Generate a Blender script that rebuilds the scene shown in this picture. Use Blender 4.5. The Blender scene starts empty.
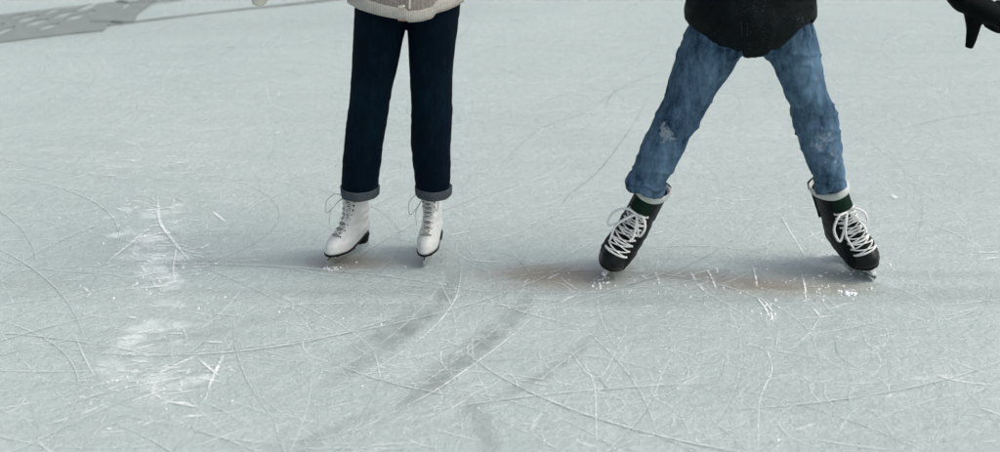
import bpy, bmesh, math, random
import numpy as np
from mathutils import Vector, Matrix, noise
random.seed(7); rng = np.random.default_rng(11)
S = bpy.context.scene
C = S.collection
R = math.radians

# ------------------------------------------------------------------ camera
H, PITCH, F = 1.8, R(18), 1500.0
cd = bpy.data.cameras.new("camera"); cam = bpy.data.objects.new("camera", cd); C.objects.link(cam)
cd.sensor_width = 36; cd.lens = 36 * F / 1000; cd.clip_end = 500; cd.clip_start = .05
cam.location = (0, 0, H); cam.rotation_euler = (R(90) - PITCH, 0, 0)
S.camera = cam
cd.dof.use_dof = True; cd.dof.focus_distance = 5.15; cd.dof.aperture_fstop = 2.4

def ray(px, py):
    a = (px - 500) / F; b = (226 - py) / F
    return Vector((a, math.cos(PITCH) + b * math.sin(PITCH), -math.sin(PITCH) + b * math.cos(PITCH)))
def P(px, py, Y):                       # point where things stand at distance Y
    d = ray(px, py); t = Y / d.y
    return Vector((d.x * t, Y, H + d.z * t))
def G(px, py):                          # point on the ice
    d = ray(px, py); t = -H / d.z
    return Vector((d.x * t, d.y * t, 0))
def mpp(p):                             # metres per pixel at a point
    d = p.y * math.cos(PITCH) + (H - p.z) * math.sin(PITCH)
    return d / F

# ------------------------------------------------------------------ materials
def mat(name):
    m = bpy.data.materials.new(name); m.use_nodes = True
    nt = m.node_tree; b = nt.nodes["Principled BSDF"]
    return m, nt, b
def N(nt, t, **kw):
    n = nt.nodes.new(t)
    for k, v in kw.items():
        if k in n.inputs.keys(): n.inputs[k].default_value = v
        else: setattr(n, k, v)
    return n
def ramp(nt, src, stops):
    r = nt.nodes.new("ShaderNodeValToRGB"); nt.links.new(src, r.inputs[0])
    e = r.color_ramp.elements
    while len(e) < len(stops): e.new(.5)
    for el, (p, c) in zip(e, stops):
        el.position = p; el.color = (*c, 1) if len(c) == 3 else c
    return r
def math_(nt, op, a, b=None, c=None, clamp=False):
    n = nt.nodes.new("ShaderNodeMath"); n.operation = op; n.use_clamp = clamp
    for i, v in enumerate((a, b, c)):
        if v is None: continue
        if isinstance(v, (int, float)): n.inputs[i].default_value = v
        else: nt.links.new(v, n.inputs[i])
    return n.outputs[0]
def mix(nt, f, a, b, mode='MIX'):
    n = nt.nodes.new("ShaderNodeMix"); n.data_type = 'RGBA'; n.blend_type = mode
    for i, v in ((0, f), (6, a), (7, b)):
        if isinstance(v, (int, float)): n.inputs[i].default_value = v
        elif isinstance(v, tuple): n.inputs[i].default_value = (*v, 1) if len(v) == 3 else v
        else: nt.links.new(v, n.inputs[i])
    return n.outputs[2]
def coords(nt, scale=(1, 1, 1), rot=(0, 0, 0)):
    t = nt.nodes.new("ShaderNodeTexCoord"); m = nt.nodes.new("ShaderNodeMapping")
    m.inputs["Scale"].default_value = scale; m.inputs["Rotation"].default_value = rot
    nt.links.new(t.outputs["Object"], m.inputs[0]); return m.outputs[0]
def nz(nt, vec, scale, detail=4, rough=.6):
    n = N(nt, "ShaderNodeTexNoise"); n.inputs["Scale"].default_value = scale
    n.inputs["Detail"].default_value = detail; n.inputs["Roughness"].default_value = rough
    nt.links.new(vec, n.inputs["Vector"]); return n.outputs["Fac"]
def bump(nt, b, h, strength, dist):
    n = N(nt, "ShaderNodeBump"); n.inputs["Strength"].default_value = strength
    n.inputs["Distance"].default_value = dist
    nt.links.new(h, n.inputs["Height"]); nt.links.new(n.outputs[0], b.inputs["Normal"]); return n

def plain(name, col, rough=.6, var=.25, scale=60, bstr=.3, bdist=.001, metal=0, spec=.5):
    m, nt, b = mat(name)
    v = coords(nt); n = nz(nt, v, scale, 5)
    c1 = tuple(x * (1 - var) for x in col); c2 = tuple(min(1, x * (1 + var)) for x in col)
    r = ramp(nt, n, [(.3, c1), (.7, c2)])
    nt.links.new(r.outputs[0], b.inputs["Base Color"])
    b.inputs["Roughness"].default_value = rough; b.inputs["Metallic"].default_value = metal
    b.inputs["Specular IOR Level"].default_value = spec
    bump(nt, b, nz(nt, v, scale * 3, 3), bstr, bdist)
    return m

def ice_material():
    m, nt, b = mat("scuffed_ice")
    L = nt.links
    at = N(nt, "ShaderNodeAttribute"); at.attribute_name = "marks"
    sep = nt.nodes.new("ShaderNodeSeparateColor"); L.new(at.outputs["Color"], sep.inputs[0])
    brown, grey, frost_glare = sep.outputs[0], sep.outputs[1], sep.outputs[2]
    v = coords(nt); vs = coords(nt, (.35, 1.3, 1), (0, 0, R(8))); vs2 = coords(nt, (.25, 1.6, 1), (0, 0, R(-14)))
    big = nz(nt, v, .8, 5, .6); mid = nz(nt, vs, 5, 6, .65); mid2 = nz(nt, vs2, 9, 6, .65); fine = nz(nt, v, 55, 5, .7)
    blot = nz(nt, v, 14, 6, .7); grit = nz(nt, v, 130, 4, .75)
    base = mix(nt, ramp(nt, big, [(.3, (0, 0, 0)), (.7, (1, 1, 1))]).outputs[0], (0.414, 0.487, 0.465), (0.488, 0.567, 0.541))
    base = mix(nt, math_(nt, 'MULTIPLY', ramp(nt, mid, [(.42, (0, 0, 0)), (.75, (1, 1, 1))]).outputs[0], .35), base, (0.578, 0.657, 0.629))
    base = mix(nt, math_(nt, 'MULTIPLY', ramp(nt, mid2, [(.5, (0, 0, 0)), (.8, (1, 1, 1))]).outputs[0], .32), base, (0.347, 0.416, 0.403))
    base = mix(nt, math_(nt, 'MULTIPLY', ramp(nt, blot, [(.55, (0, 0, 0)), (.72, (1, 1, 1))]).outputs[0], .20), base, (0.628, 0.706, 0.678))
    base = mix(nt, math_(nt, 'MULTIPLY', ramp(nt, fine, [(.35, (1, 1, 1)), (.6, (0, 0, 0))]).outputs[0], .45), base, (0.331, 0.397, 0.385))
    base = mix(nt, math_(nt, 'MULTIPLY', ramp(nt, grit, [(.40, (0, 0, 0)), (.68, (1, 1, 1))]).outputs[0], .30), base, (0.612, 0.697, 0.678))
    # blade tracks and shadow bands painted into the ice colour
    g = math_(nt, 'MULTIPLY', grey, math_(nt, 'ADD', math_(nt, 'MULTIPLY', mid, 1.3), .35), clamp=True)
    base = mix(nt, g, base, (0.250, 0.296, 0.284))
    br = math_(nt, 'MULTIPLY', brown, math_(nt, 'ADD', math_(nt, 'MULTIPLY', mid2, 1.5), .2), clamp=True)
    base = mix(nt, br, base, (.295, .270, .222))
    thr = math_(nt, 'SUBTRACT', 1.0, frost_glare)
    fn = math_(nt, 'ADD', math_(nt, 'MULTIPLY', nz(nt, coords(nt, (.8, 1.1, 1)), 38, 8, .8), .62), math_(nt, 'MULTIPLY', nz(nt, coords(nt, (.7, 1, 1), (0, 0, R(25))), 12, 5, .65), .38))
    fmask = math_(nt, 'MULTIPLY', math_(nt, 'SUBTRACT', fn, math_(nt, 'ADD', math_(nt, 'MULTIPLY', thr, .40), .335)), 4.5, clamp=True)
    fmask = math_(nt, 'MULTIPLY', fmask, .8)
    base = mix(nt, fmask, base, (0.775, 0.848, 0.831))
    L.new(base, b.inputs["Base Color"])
    rg = math_(nt, 'ADD', math_(nt, 'MULTIPLY', blot, .35), .22)
    rg = math_(nt, 'ADD', rg, math_(nt, 'MULTIPLY', fmask, .3))
    L.new(rg, b.inputs["Roughness"]); b.inputs["IOR"].default_value = 1.36; b.inputs["Specular IOR Level"].default_value = 1.0
    h = math_(nt, 'ADD', math_(nt, 'MULTIPLY', fine, .5), math_(nt, 'MULTIPLY', blot, 2.2))
    h = math_(nt, 'ADD', h, math_(nt, 'MULTIPLY', mid, 1.6)); h = math_(nt, 'ADD', h, math_(nt, 'MULTIPLY', fmask, .35))
    h = math_(nt, 'ADD', h, math_(nt, 'MULTIPLY', grit, .22))
    bump(nt, b, h, .50, .016)
    return m

def marks_material(name, col, rough=.7):
    m, nt, b = mat(name)
    b.inputs["Roughness"].default_value = rough
    b.inputs["Base Color"].default_value = (*col, 1)
    at = N(nt, "ShaderNodeAttribute"); at.attribute_name = "cover"
    n = nz(nt, coords(nt), 30, 5, .7)
    a = math_(nt, 'MULTIPLY', at.outputs["Fac"], math_(nt, 'SUBTRACT', math_(nt, 'MULTIPLY', n, 3.2), .85, clamp=True), clamp=True)
    tr = nt.nodes.new("ShaderNodeBsdfTransparent"); mx = nt.nodes.new("ShaderNodeMixShader")
    nt.links.new(a, mx.inputs[0]); nt.links.new(tr.outputs[0], mx.inputs[1]); nt.links.new(b.outputs[0], mx.inputs[2])
    nt.links.new(mx.outputs[0], nt.nodes["Material Output"].inputs[0])
    return m

def denim(name, dark, light, fade=.5, snow=False):
    m, nt, b = mat(name); L = nt.links
    v = coords(nt)
    at = N(nt, "ShaderNodeAttribute"); at.attribute_name = "wear"
    sep = nt.nodes.new("ShaderNodeSeparateColor"); L.new(at.outputs["Color"], sep.inputs[0])
    n = nz(nt, coords(nt, (2.2, 2.2, .9)), 15, 7, .7); f = nz(nt, v, 260, 3)
    s = math_(nt, 'ADD', math_(nt, 'MULTIPLY', sep.outputs[0], fade), math_(nt, 'MULTIPLY', math_(nt, 'SUBTRACT', n, .5), 1.8), clamp=True)
    s = math_(nt, 'ADD', s, math_(nt, 'MULTIPLY', math_(nt, 'SUBTRACT', f, .5), .5), clamp=True)
    col = mix(nt, s, dark, light)
    if snow:
        sn = nz(nt, v, 55, 6, .7)
        k = math_(nt, 'MULTIPLY', math_(nt, 'SUBTRACT', math_(nt, 'ADD', sn, math_(nt, 'MULTIPLY', sep.outputs[1], .42)), .80), 9, clamp=True)
        col = mix(nt, math_(nt, 'MULTIPLY', k, .60), col, (.40, .47, .54))
    L.new(col, b.inputs["Base Color"]); b.inputs["Roughness"].default_value = .85
    b.inputs["Specular IOR Level"].default_value = .06
    w = N(nt, "ShaderNodeTexWave"); w.inputs["Scale"].default_value = 220; L.new(coords(nt, (1, 1, 1), (0, R(35), 0)), w.inputs["Vector"])
    h = math_(nt, 'ADD', math_(nt, 'MULTIPLY', w.outputs["Fac"], .3), math_(nt, 'MULTIPLY', f, 1.0))
    h = math_(nt, 'ADD', h, math_(nt, 'MULTIPLY', nz(nt, v, 40, 4), 3))
    bump(nt, b, h, .5, .002)
    return m

def knit(name, c1, c2, ribs=150):
    m, nt, b = mat(name); L = nt.links; v = coords(nt)
    w = N(nt, "ShaderNodeTexWave"); w.inputs["Scale"].default_value = ribs / 6.28; w.bands_direction = 'X'
    w.inputs["Distortion"].default_value = 1.5; w.inputs["Detail Scale"].default_value = 3; L.new(v, w.inputs["Vector"])
    n = nz(nt, v, 120, 5, .7)
    f = math_(nt, 'ADD', math_(nt, 'MULTIPLY', w.outputs["Fac"], .14), math_(nt, 'MULTIPLY', n, .86))
    L.new(ramp(nt, f, [(.25, c1), (.75, c2)]).outputs[0], b.inputs["Base Color"])
    b.inputs["Roughness"].default_value = .95; b.inputs["Specular IOR Level"].default_value = .1
    bump(nt, b, f, .8, .004); return m

M = {}
M['ice'] = ice_material()
M['snow'] = plain("snow", (.86, .89, .89), .75, .06, 90)
M['mark_light'] = marks_material("frosted_groove_and_glint", (.86, .90, .89))
M['mark_dark'] = marks_material("dark_groove", (.17, .225, .235), .35)
M['navy'] = denim("navy_denim", (.0010, .0060, .013), (.0040, .019, .034), .4)
M['navy_in'] = plain("denim_reverse", (.060, .075, .085), .9, .3, 150, .5, .001, spec=.1)
M['blue'] = denim("washed_denim", (.013, .034, .066), (.155, .265, .375), .74, True)
M['sweater'] = knit("beige_knit", (.19, .165, .145), (.33, .30, .27))
M['rib'] = knit("beige_rib", (.33, .31, .275), (.56, .54, .49), 260)
M['mitten'] = plain("cream_wool", (.60, .60, .53), .95, .12, 60, .8, .003, spec=.1)
def flecked(name, col):
    m, nt, b = mat(name); v = coords(nt); n = nz(nt, v, 22, 6, .7); f = nz(nt, v, 170, 3, .6); g = nz(nt, v, 7, 4, .6)
    c = ramp(nt, n, [(.35, col), (.75, tuple(x * 3.2 for x in col))]).outputs[0]
    k = math_(nt, 'MULTIPLY', math_(nt, 'SUBTRACT', math_(nt, 'ADD', math_(nt, 'MULTIPLY', f, .6), math_(nt, 'MULTIPLY', g, .4)), .575), 14, clamp=True)
    nt.links.new(mix(nt, math_(nt, 'MULTIPLY', k, .16), c, (.30, .32, .33)), b.inputs["Base Color"])
    b.inputs["Roughness"].default_value = .6; b.inputs["Specular IOR Level"].default_value = .09
    bump(nt, b, math_(nt, 'ADD', math_(nt, 'MULTIPLY', n, 2), f), .8, .004); return m
M['jacket'] = flecked("black_cloth", (.0015, .0034, .0040)) or plain("black_cloth", (.0022, .0042, .0048), .8, .5, 30, .5, .003, spec=.08)
M['jacket_hem'] = plain("black_rib", (.005, .007, .008), .8, .5, 200, .6, .002, spec=.2)
M['glove'] = plain("black_glove", (.0012, .003, .0035), .75, .4, 60, .5, .002, spec=.08)
M['white_leather'] = plain("white_leather", (.66, .68, .66), .42, .10, 25, .25, .001)
M['grey_tongue'] = plain("grey_white_lining", (.30, .305, .28), .8, .45, 90, .4, .001)
M['white_lace'] = plain("white_lace", (.72, .74, .72), .85, .12, 200, .5, .0008, spec=.2)
M['sole'] = plain("dark_sole", (.006, .006, .006), .5, .3, 40, spec=.15)
M['black_boot'] = plain("black_boot", (.003, .0045, .005), .55, .5, 50, .4, .001, spec=.13)
M['toe_plastic'] = plain("black_plastic", (.003, .0045, .005), .36, .3, 30, .15, .0005, spec=.25)
M['green'] = plain("dark_green_felt", (.008, .024, .016), .95, .4, 120, .7, .001, spec=.1)
M['collar'] = plain("pale_padding", (.52, .56, .53), .85, .12, 90, .4, .001)
M['steel'] = plain("blade_steel", (.62, .65, .66), .25, .05, 20, .05, .0005, metal=1)
M['holder'] = plain("white_plastic", (.70, .73, .73), .35, .06, 20, .1, .0005)
M['hook'] = plain("dark_hook", (.02, .02, .02), .3, .1, 20, .1, .0005, metal=.8)
M['skin'] = plain("skin", (.55, .36, .27), .55, .08, 20, .1, .0005)
M['hair_brown'] = plain("brown_hair", (.07, .04, .025), .6, .4, 80, .6, .003)
M['mat'] = plain("lattice_shadow_grey", (.215, .245, .238), .8, .10, 8, .5, .002)  # grey that paints the lattice shadow on the ice
M['shadow_line'] = plain("shadow_line_grey", (.20, .225, .225), .7, .2, 8, .2, .001)  # grey that paints the thin shadow line
M['brass'] = plain("pale_metal", (.75, .72, .62), .3, .05, 20, .1, .0005, metal=.7)

# ------------------------------------------------------------------ helpers
def link(name, me, m=None, parent=None, smooth=True):
    o = bpy.data.objects.new(name, me); C.objects.link(o)
    if m: me.materials.append(m)
    if smooth:
        me.polygons.foreach_set("use_smooth", [True] * len(me.polygons))
    if parent: o.parent = parent
    return o
def mesh(verts, faces):
    me = bpy.data.meshes.new("m"); me.from_pydata([tuple(v) for v in verts], [], faces); me.update(); return me
def tag(o, label=None, cat=None, group=None, kind=None):
    if label: o["label"] = label
    if cat: o["category"] = cat
    if group: o["group"] = group
    if kind: o["kind"] = kind
    return o
def fixn(me):
    bm = bmesh.new(); bm.from_mesh(me); bmesh.ops.recalc_face_normals(bm, faces=bm.faces); bm.to_mesh(me); bm.free(); return me
def grid_faces(nr, nc, closed=True):
    f = []
    for i in range(nr - 1):
        for j in range(nc if closed else nc - 1):
            k = (j + 1) % nc
            f.append((i * nc + j, i * nc + k, (i + 1) * nc + k, (i + 1) * nc + j))
    return f
def catmull(pts, n):
    pts = [np.array(p, float) for p in pts]; out = []
    m = len(pts) - 1
    for i in range(n):
        t = i / (n - 1) * m; k = min(int(t), m - 1); u = t - k
        p0, p1, p2, p3 = pts[max(k - 1, 0)], pts[k], pts[k + 1], pts[min(k + 2, m)]
        out.append(.5 * ((2 * p1) + (-p0 + p2) * u + (2 * p0 - 5 * p1 + 4 * p2 - p3) * u * u + (-p0 + 3 * p1 - 3 * p2 + p3) * u ** 3))
    return out
def tube(pts, rad, n=28, ns=10, flat=1.0, closed_ends=True):
    """verts, faces of a tube through pts; rad scalar or list"""
    rads = rad if hasattr(rad, '__len__') else [rad] * len(pts)
    q = catmull([(*p, r) for p, r in zip(pts, rads)], n)
    V, Fc = [], []
    up = Vector((0, 0, 1)); prev = None
    for i, a in enumerate(q):
        c = Vector(a[:3]); d = Vector(q[min(i + 1, n - 1)][:3]) - Vector(q[max(i - 1, 0)][:3])
        d.normalize()
        if prev is None:
            prev = d.orthogonal().normalized() if abs(d.z) > .9 else d.cross(up).normalized()
        s = (prev - d * prev.dot(d)).normalized(); prev = s; w = d.cross(s)
        for j in range(ns):
            t = 2 * math.pi * j / ns
            V.append(c + (s * math.cos(t) + w * math.sin(t) * flat) * max(a[3], 1e-4))
    Fc = grid_faces(n, ns)
    if closed_ends:
        Fc.append(tuple(range(ns - 1, -1, -1))); Fc.append(tuple(range((n - 1) * ns, n * ns)))
    return V, Fc
class MB:
    def __init__(s): s.v = []; s.f = []
    def add(s, vf):
        k = len(s.v); s.v += list(vf[0]); s.f += [tuple(i + k for i in f) for f in vf[1]]; return s
    def mesh(s): return fixn(mesh(s.v, s.f))
def ell_tube(secs, n=60, ns=36):
    """secs: (x, y, z, rx, ry) horizontal ellipses -> closed loft"""
    q = catmull(secs, n); V = []
    for a in q:
        for j in range(ns):
            t = 2 * math.pi * j / ns
            V.append((a[0] + a[3] * math.cos(t), a[1] + a[4] * math.sin(t), a[2]))
    Fc = grid_faces(n, ns); Fc.append(tuple(range(ns - 1, -1, -1))); Fc.append(tuple(range((n - 1) * ns, n * ns)))
    return V, Fc
def ellipsoid(c, r, n=16):
    V, Fc = [], []
    for i in range(n + 1):
        a = math.pi * i / n
        for j in range(2 * n):
            b = math.pi * j / n
            V.append((c[0] + r[0] * math.sin(a) * math.cos(b), c[1] + r[1] * math.sin(a) * math.sin(b), c[2] + r[2] * math.cos(a)))
    return V, grid_faces(n + 1, 2 * n)
def fuse(mb, voxel=.006, smooth=6):
    """union of closed shapes as one continuous skin"""
    me = mb.mesh(); o = bpy.data.objects.new("t", me); C.objects.link(o)
    r = o.modifiers.new("r", 'REMESH'); r.mode = 'VOXEL'; r.voxel_size = voxel
    s = o.modifiers.new("s", 'SMOOTH'); s.iterations = smooth; s.factor = .6
    dg = bpy.context.evaluated_depsgraph_get(); dg.update()
    out = bpy.data.meshes.new_from_object(o.evaluated_get(dg))
    bpy.data.objects.remove(o); return out
def displace(me, fn):
    ns = [v.normal.copy() for v in me.vertices]
    new = [v.co + n * fn(v.co, n) for v, n in zip(me.vertices, ns)]
    me.vertices.foreach_set("co", [c for p in new for c in p]); me.update()
def colour(me, name, fn):
    a = me.color_attributes.new(name, 'FLOAT_COLOR', 'POINT')
    vals = []
    for v in me.vertices: vals += [*fn(v.co), 1.0]
    a.data.foreach_set("color", vals)
def grab(me, z0):  # nothing
    return me

# ------------------------------------------------------------------ ice
def vnoise(x, y, seed=0):
    r = np.random.default_rng(seed); t = r.random((256, 256))
    xi = np.floor(x).astype(int); yi = np.floor(y).astype(int); fx = x - xi; fy = y - yi
    fx = fx * fx * (3 - 2 * fx); fy = fy * fy * (3 - 2 * fy)
    a = t[yi % 256, xi % 256]; b = t[yi % 256, (xi + 1) % 256]; c = t[(yi + 1) % 256, xi % 256]; d = t[(yi + 1) % 256, (xi + 1) % 256]
    return (a * (1 - fx) + b * fx) * (1 - fy) + (c * (1 - fx) + d * fx) * fy
def fbm(x, y, seed=0, o=4):
    s = 0; a = .5
    for i in range(o): s = s + a * vnoise(x * 2 ** i, y * 2 ** i, seed + i); a *= .5
    return s / (1 - .5 ** o)

xs = np.concatenate([[-150, -60, -25, -12], np.linspace(-7.5, 7.5, 560), [12, 25, 60, 150]])
ys = np.concatenate([[-40, -10, 0, 2], np.geomspace(2.8, 15, 560), [20, 35, 70, 160]])
X, Y = np.meshgrid(xs, ys)
Z = (-Y * 0)                       # flat
zc = Y * math.cos(PITCH) + H * math.sin(PITCH)
PX = 500 + F * X / np.maximum(zc, .1); PY = 226 - F * ((Y * math.sin(PITCH) - H * math.cos(PITCH)) / np.maximum(zc, .1))
def blob(cx, cy, rx, ry, ang=0, soft=1.0, k=.35, seed=3):
    """a soft patch centred on a ground point, rx and ry in metres"""
    c = G(cx, cy); dx = X - c.x; dy = Y - c.y; ca, sa = math.cos(ang), math.sin(ang)
    u = (dx * ca + dy * sa) / rx; v = (-dx * sa + dy * ca) / ry
    d = np.sqrt(u * u + v * v) + (fbm(X * 3 + 50, Y * 6 + 50, seed) - .5) * 2 * k
    return np.clip((1.15 - d) / soft, 0, 1) ** 1.3
brown = np.zeros_like(X); grey = np.zeros_like(X); frost_glare = np.zeros_like(X)
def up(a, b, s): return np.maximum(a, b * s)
brown = up(brown, blob(545, 276, .32, .19, .0, 1.0), 1.2)  # brown patches: leg shadows painted into the ice left of the feet
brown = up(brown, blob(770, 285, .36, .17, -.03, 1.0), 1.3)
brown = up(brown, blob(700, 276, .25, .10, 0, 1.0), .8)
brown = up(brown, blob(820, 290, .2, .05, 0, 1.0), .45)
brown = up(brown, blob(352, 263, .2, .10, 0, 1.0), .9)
grey = up(grey, blob(400, 268, .6, .12, 0, 1.0), .25)  # grey patches: fainter shadow bands painted around the feet
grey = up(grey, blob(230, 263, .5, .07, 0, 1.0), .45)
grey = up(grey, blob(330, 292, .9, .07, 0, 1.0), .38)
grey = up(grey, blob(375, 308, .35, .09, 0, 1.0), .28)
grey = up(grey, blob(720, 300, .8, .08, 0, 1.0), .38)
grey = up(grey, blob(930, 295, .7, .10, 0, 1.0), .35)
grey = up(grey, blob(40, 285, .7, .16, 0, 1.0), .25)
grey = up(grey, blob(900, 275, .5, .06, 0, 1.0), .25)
# greyer strip far away at the left, fading with distance
yl = G(0, 45).y; yr = G(340, 28).y; xa = G(0, 45).x; xb = G(340, 28).x
edge = yl + (X - xa) / (xb - xa) * (yr - yl)
far = 1 / (1 + np.exp(-(Y - edge - .1 * (fbm(X * 2, Y * 2, 9) - .5)) / .10)) * np.clip((G(520, 20).x - X) / 1.2, 0, 1)
grey = up(grey, far * np.clip(1 - (Y - edge) / 1.6, .0, 1), .26)
# scuffed lane at the left, its wet glare painted in as pale patches
for (cx, cy, rx, ry, s) in (
                            (205, 378, .05, .05, .9), (155, 250, .40, .9, .50), (150, 370, .34, .4, .50), (110, 110, 1.2, .8, .40), (130, 150, 1.0, 1.0, .48),
                            (850, 290, .16, .05, .95), (836, 264, .20, .20, .92), (790, 262, .3, .12, .55), (935, 378, .25, .06, .6), (800, 300, .3, .12, .55), (600, 380, .4, .2, .45),
                            (640, 130, 1.5, 1.5, .36), (60, 210, .6, .3, .45), (330, 340, .6, .3, .38)):
    frost_glare = up(frost_glare, blob(cx, cy, rx, ry, .1, .9, .7, int(cx)), min(1.12, s * 1.18))
for (n_, cx, sx, cy0, cy1, s0, s1) in ((22, 158, 20, 205, 232, .55, .95), (44, 150, 20, 228, 284, .6, 1.12), (20, 156, 14, 284, 312, .55, 1.0), (22, 152, 16, 316, 345, .6, 1.1), (8, 140, 16, 352, 368, .5, .9), (24, 155, 15, 376, 398, .6, 1.08), (16, 130, 40, 100, 200, .35, .7)):
    for k_ in range(n_):
        frost_glare = up(frost_glare, blob(random.gauss(cx, sx), random.uniform(cy0, cy1), random.uniform(.03, .10), random.uniform(.05, .16), random.uniform(-.5, .5), 1.0, .8, k_ + 40), random.uniform(s0, s1))
frost_glare = np.maximum(frost_glare, .22 + .16 * (fbm(X * .9, Y * .9, 21) > .55))
def dark_swipe(p0, p1, p2, w, s):
    global grey
    a, b, c = (np.array(G(*p)[:2]) for p in (p0, p1, p2)); best = np.full(X.shape, 9.); tt = np.zeros(X.shape)
    for i in range(41):
        t = i / 40; q = (1 - t) ** 2 * a + 2 * t * (1 - t) * b + t * t * c
        d = np.hypot(X - q[0], Y - q[1]); k = d < best; best[k] = d[k]; tt[k] = t
    env = np.sin(np.clip(tt, .02, .98) * math.pi) ** .5
    m = np.clip((w * (.7 + .6 * fbm(X * 6, Y * 6, 5)) - best) / (w * .45), 0, 1) * env * (.25 + 1.5 * (fbm(X * 22 + Y * 12, Y * 4, 8) - .2))
    grey = np.maximum(grey, np.clip(m, 0, 1) * min(1, s * 1.85))
dark_swipe((458, 268), (445, 320), (325, 385), .035, .50)
dark_swipe((425, 300), (395, 330), (345, 360), .055, .38)
dark_swipe((530, 290), (500, 345), (380, 420), .04, .55)
dark_swipe((505, 320), (470, 350), (410, 392), .045, .35)
dark_swipe((600, 330), (560, 375), (470, 410), .03, .32)
dark_swipe((465, 400), (485, 425), (500, 470), .035, .42)
dark_swipe((380, 410), (330, 430), (290, 452), .03, .28)
dark_swipe((60, 352), (200, 345), (330, 300), .03, .2)

nr, nc = X.shape
me = bpy.data.meshes.new("ice_surface")
vv = np.stack([X, Y, Z], -1).reshape(-1, 3)
ii = np.arange(nr * nc).reshape(nr, nc)
ff = np.stack([ii[:-1, :-1], ii[:-1, 1:], ii[1:, 1:], ii[1:, :-1]], -1).reshape(-1, 4)
me.vertices.add(len(vv)); me.vertices.foreach_set("co", vv.ravel())
me.loops.add(ff.size); me.loops.foreach_set("vertex_index", ff.ravel())
me.polygons.add(len(ff)); me.polygons.foreach_set("loop_start", np.arange(0, ff.size, 4)); me.polygons.foreach_set("loop_total", np.full(len(ff), 4))
me.update(calc_edges=True)
ca = me.color_attributes.new("marks", 'FLOAT_COLOR', 'POINT')
ca.data.foreach_set("color", np.stack([brown, grey, frost_glare, np.ones_like(X)], -1).ravel())
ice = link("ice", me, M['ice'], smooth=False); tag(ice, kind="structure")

# ------------------------------------------------------------------ skate marks in the ice
class Strips:
    def __init__(s): s.v = []; s.f = []; s.c = []
    def add(s, pts, w, cover, z=.003):
        n = len(pts)
        if n < 2: return
        k = len(s.v)
        p = np.array(pts); d = np.gradient(p, axis=0); d /= np.maximum(np.linalg.norm(d, axis=1, keepdims=True), 1e-6)
        nn = np.stack([-d[:, 1], d[:, 0]], -1)
        for i in range(n):
            e = math.sin(math.pi * (i + .3) / (n - .4)) ** .4 if n > 2 else 1
            a = p[i] + nn[i] * w * .5 * e; b = p[i] - nn[i] * w * .5 * e
            s.v += [(a[0], a[1], z), (b[0], b[1], z)]
            cc = cover * e * (.75 + .5 * random.random()); s.c += [cc, cc]
            if i: s.f.append((k + 2 * i - 2, k + 2 * i - 1, k + 2 * i + 1, k + 2 * i))
    def build(s, name, m):
        me = mesh(s.v, s.f); o = link(name, me, m, smooth=False)
        a = me.attributes.new("cover", 'FLOAT', 'POINT'); a.data.foreach_set("value", s.c); return o
light, dark = Strips(), Strips()
def arc(x, y, ang, rad, ln, step=.05):
    n = max(3, int(ln / step)); pts = []; a = ang
    for i in range(n):
        pts.append((x, y)); x += math.cos(a) * ln / n; y += math.sin(a) * ln / n; a += ln / n / rad
    return pts
def zl(): return .002 + random.random() * .002
for i in range(3000):
    # spread evenly over what the eye sees: more per square metre near by is not needed
    y = 3.0 * (14 / 3.0) ** (random.random() ** .9); x = (random.random() * 2 - 1) * (.36 * y + .6)
    long_ = random.random() < .13
    ln = random.uniform(.8, 3.2) if long_ else random.expovariate(1 / .22) + .05
    rad = random.choice((-1, 1)) * (random.uniform(.8, 5) if long_ else random.uniform(.15, 2))
    ang = random.gauss(.6, .8) if random.random() < .5 else random.random() * 6.28
    pts = arc(x, y, ang, rad, ln)
    w = random.uniform(.0025, .0085) * (1 + (y > 7) * .4); cov = random.uniform(.08, .40) * (.75 if long_ else 1)
    if random.random() < .62:
        light.add(pts, w, cov * (.8 if long_ else 1.0), zl())
        if random.random() < .4: dark.add([(a + .003, b - w * .9) for a, b in pts], w * .9, cov * .55, zl())  # dark strip paints the shaded side of the groove
    else:
        dark.add(pts, w, cov * .32, zl())
# long sweeping paired arcs, light lip with the groove's shaded side painted beside it
for i in range(150):
    y = 3.0 * (11 / 3.0) ** (random.random() ** 1.2); x = (random.random() * 2 - 1) * (.36 * y + .6)
    rad = random.choice((-1, 1)) * random.uniform(.5, 2.6); pts = arc(x, y, random.random() * 6.28, rad, random.uniform(.5, 2.2), .04)
    w = random.uniform(.004, .007); cv = random.uniform(.22, .5) * (1 if y < 5.2 else .55)
    light.add(pts, w, cv, zl()); dark.add([(a + .002, b - w * 1.1) for a, b in pts], w * 1.1, cv * .75, zl())
# small circles and hooks where people turned
for i in range(150):
    p = G(random.uniform(300, 1000), random.uniform(290, 440)); 
    light.add(arc(p.x, p.y, random.random() * 6.28, random.choice((-1, 1)) * random.uniform(.08, .35), random.uniform(.15, .7), .02), .003, random.uniform(.25, .6), zl())
# short, wide scrapes left by stopping
for i in range(420):
    y = 3.0 * (13 / 3.0) ** random.random(); x = (random.random() * 2 - 1) * (.36 * y + .6)
    light.add(arc(x, y, random.gauss(.25, .5), random.choice((-1, 1)) * random.uniform(.4, 3), random.uniform(.03, .16), .02), random.uniform(.006, .016), random.uniform(.2, .55), zl())
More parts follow.
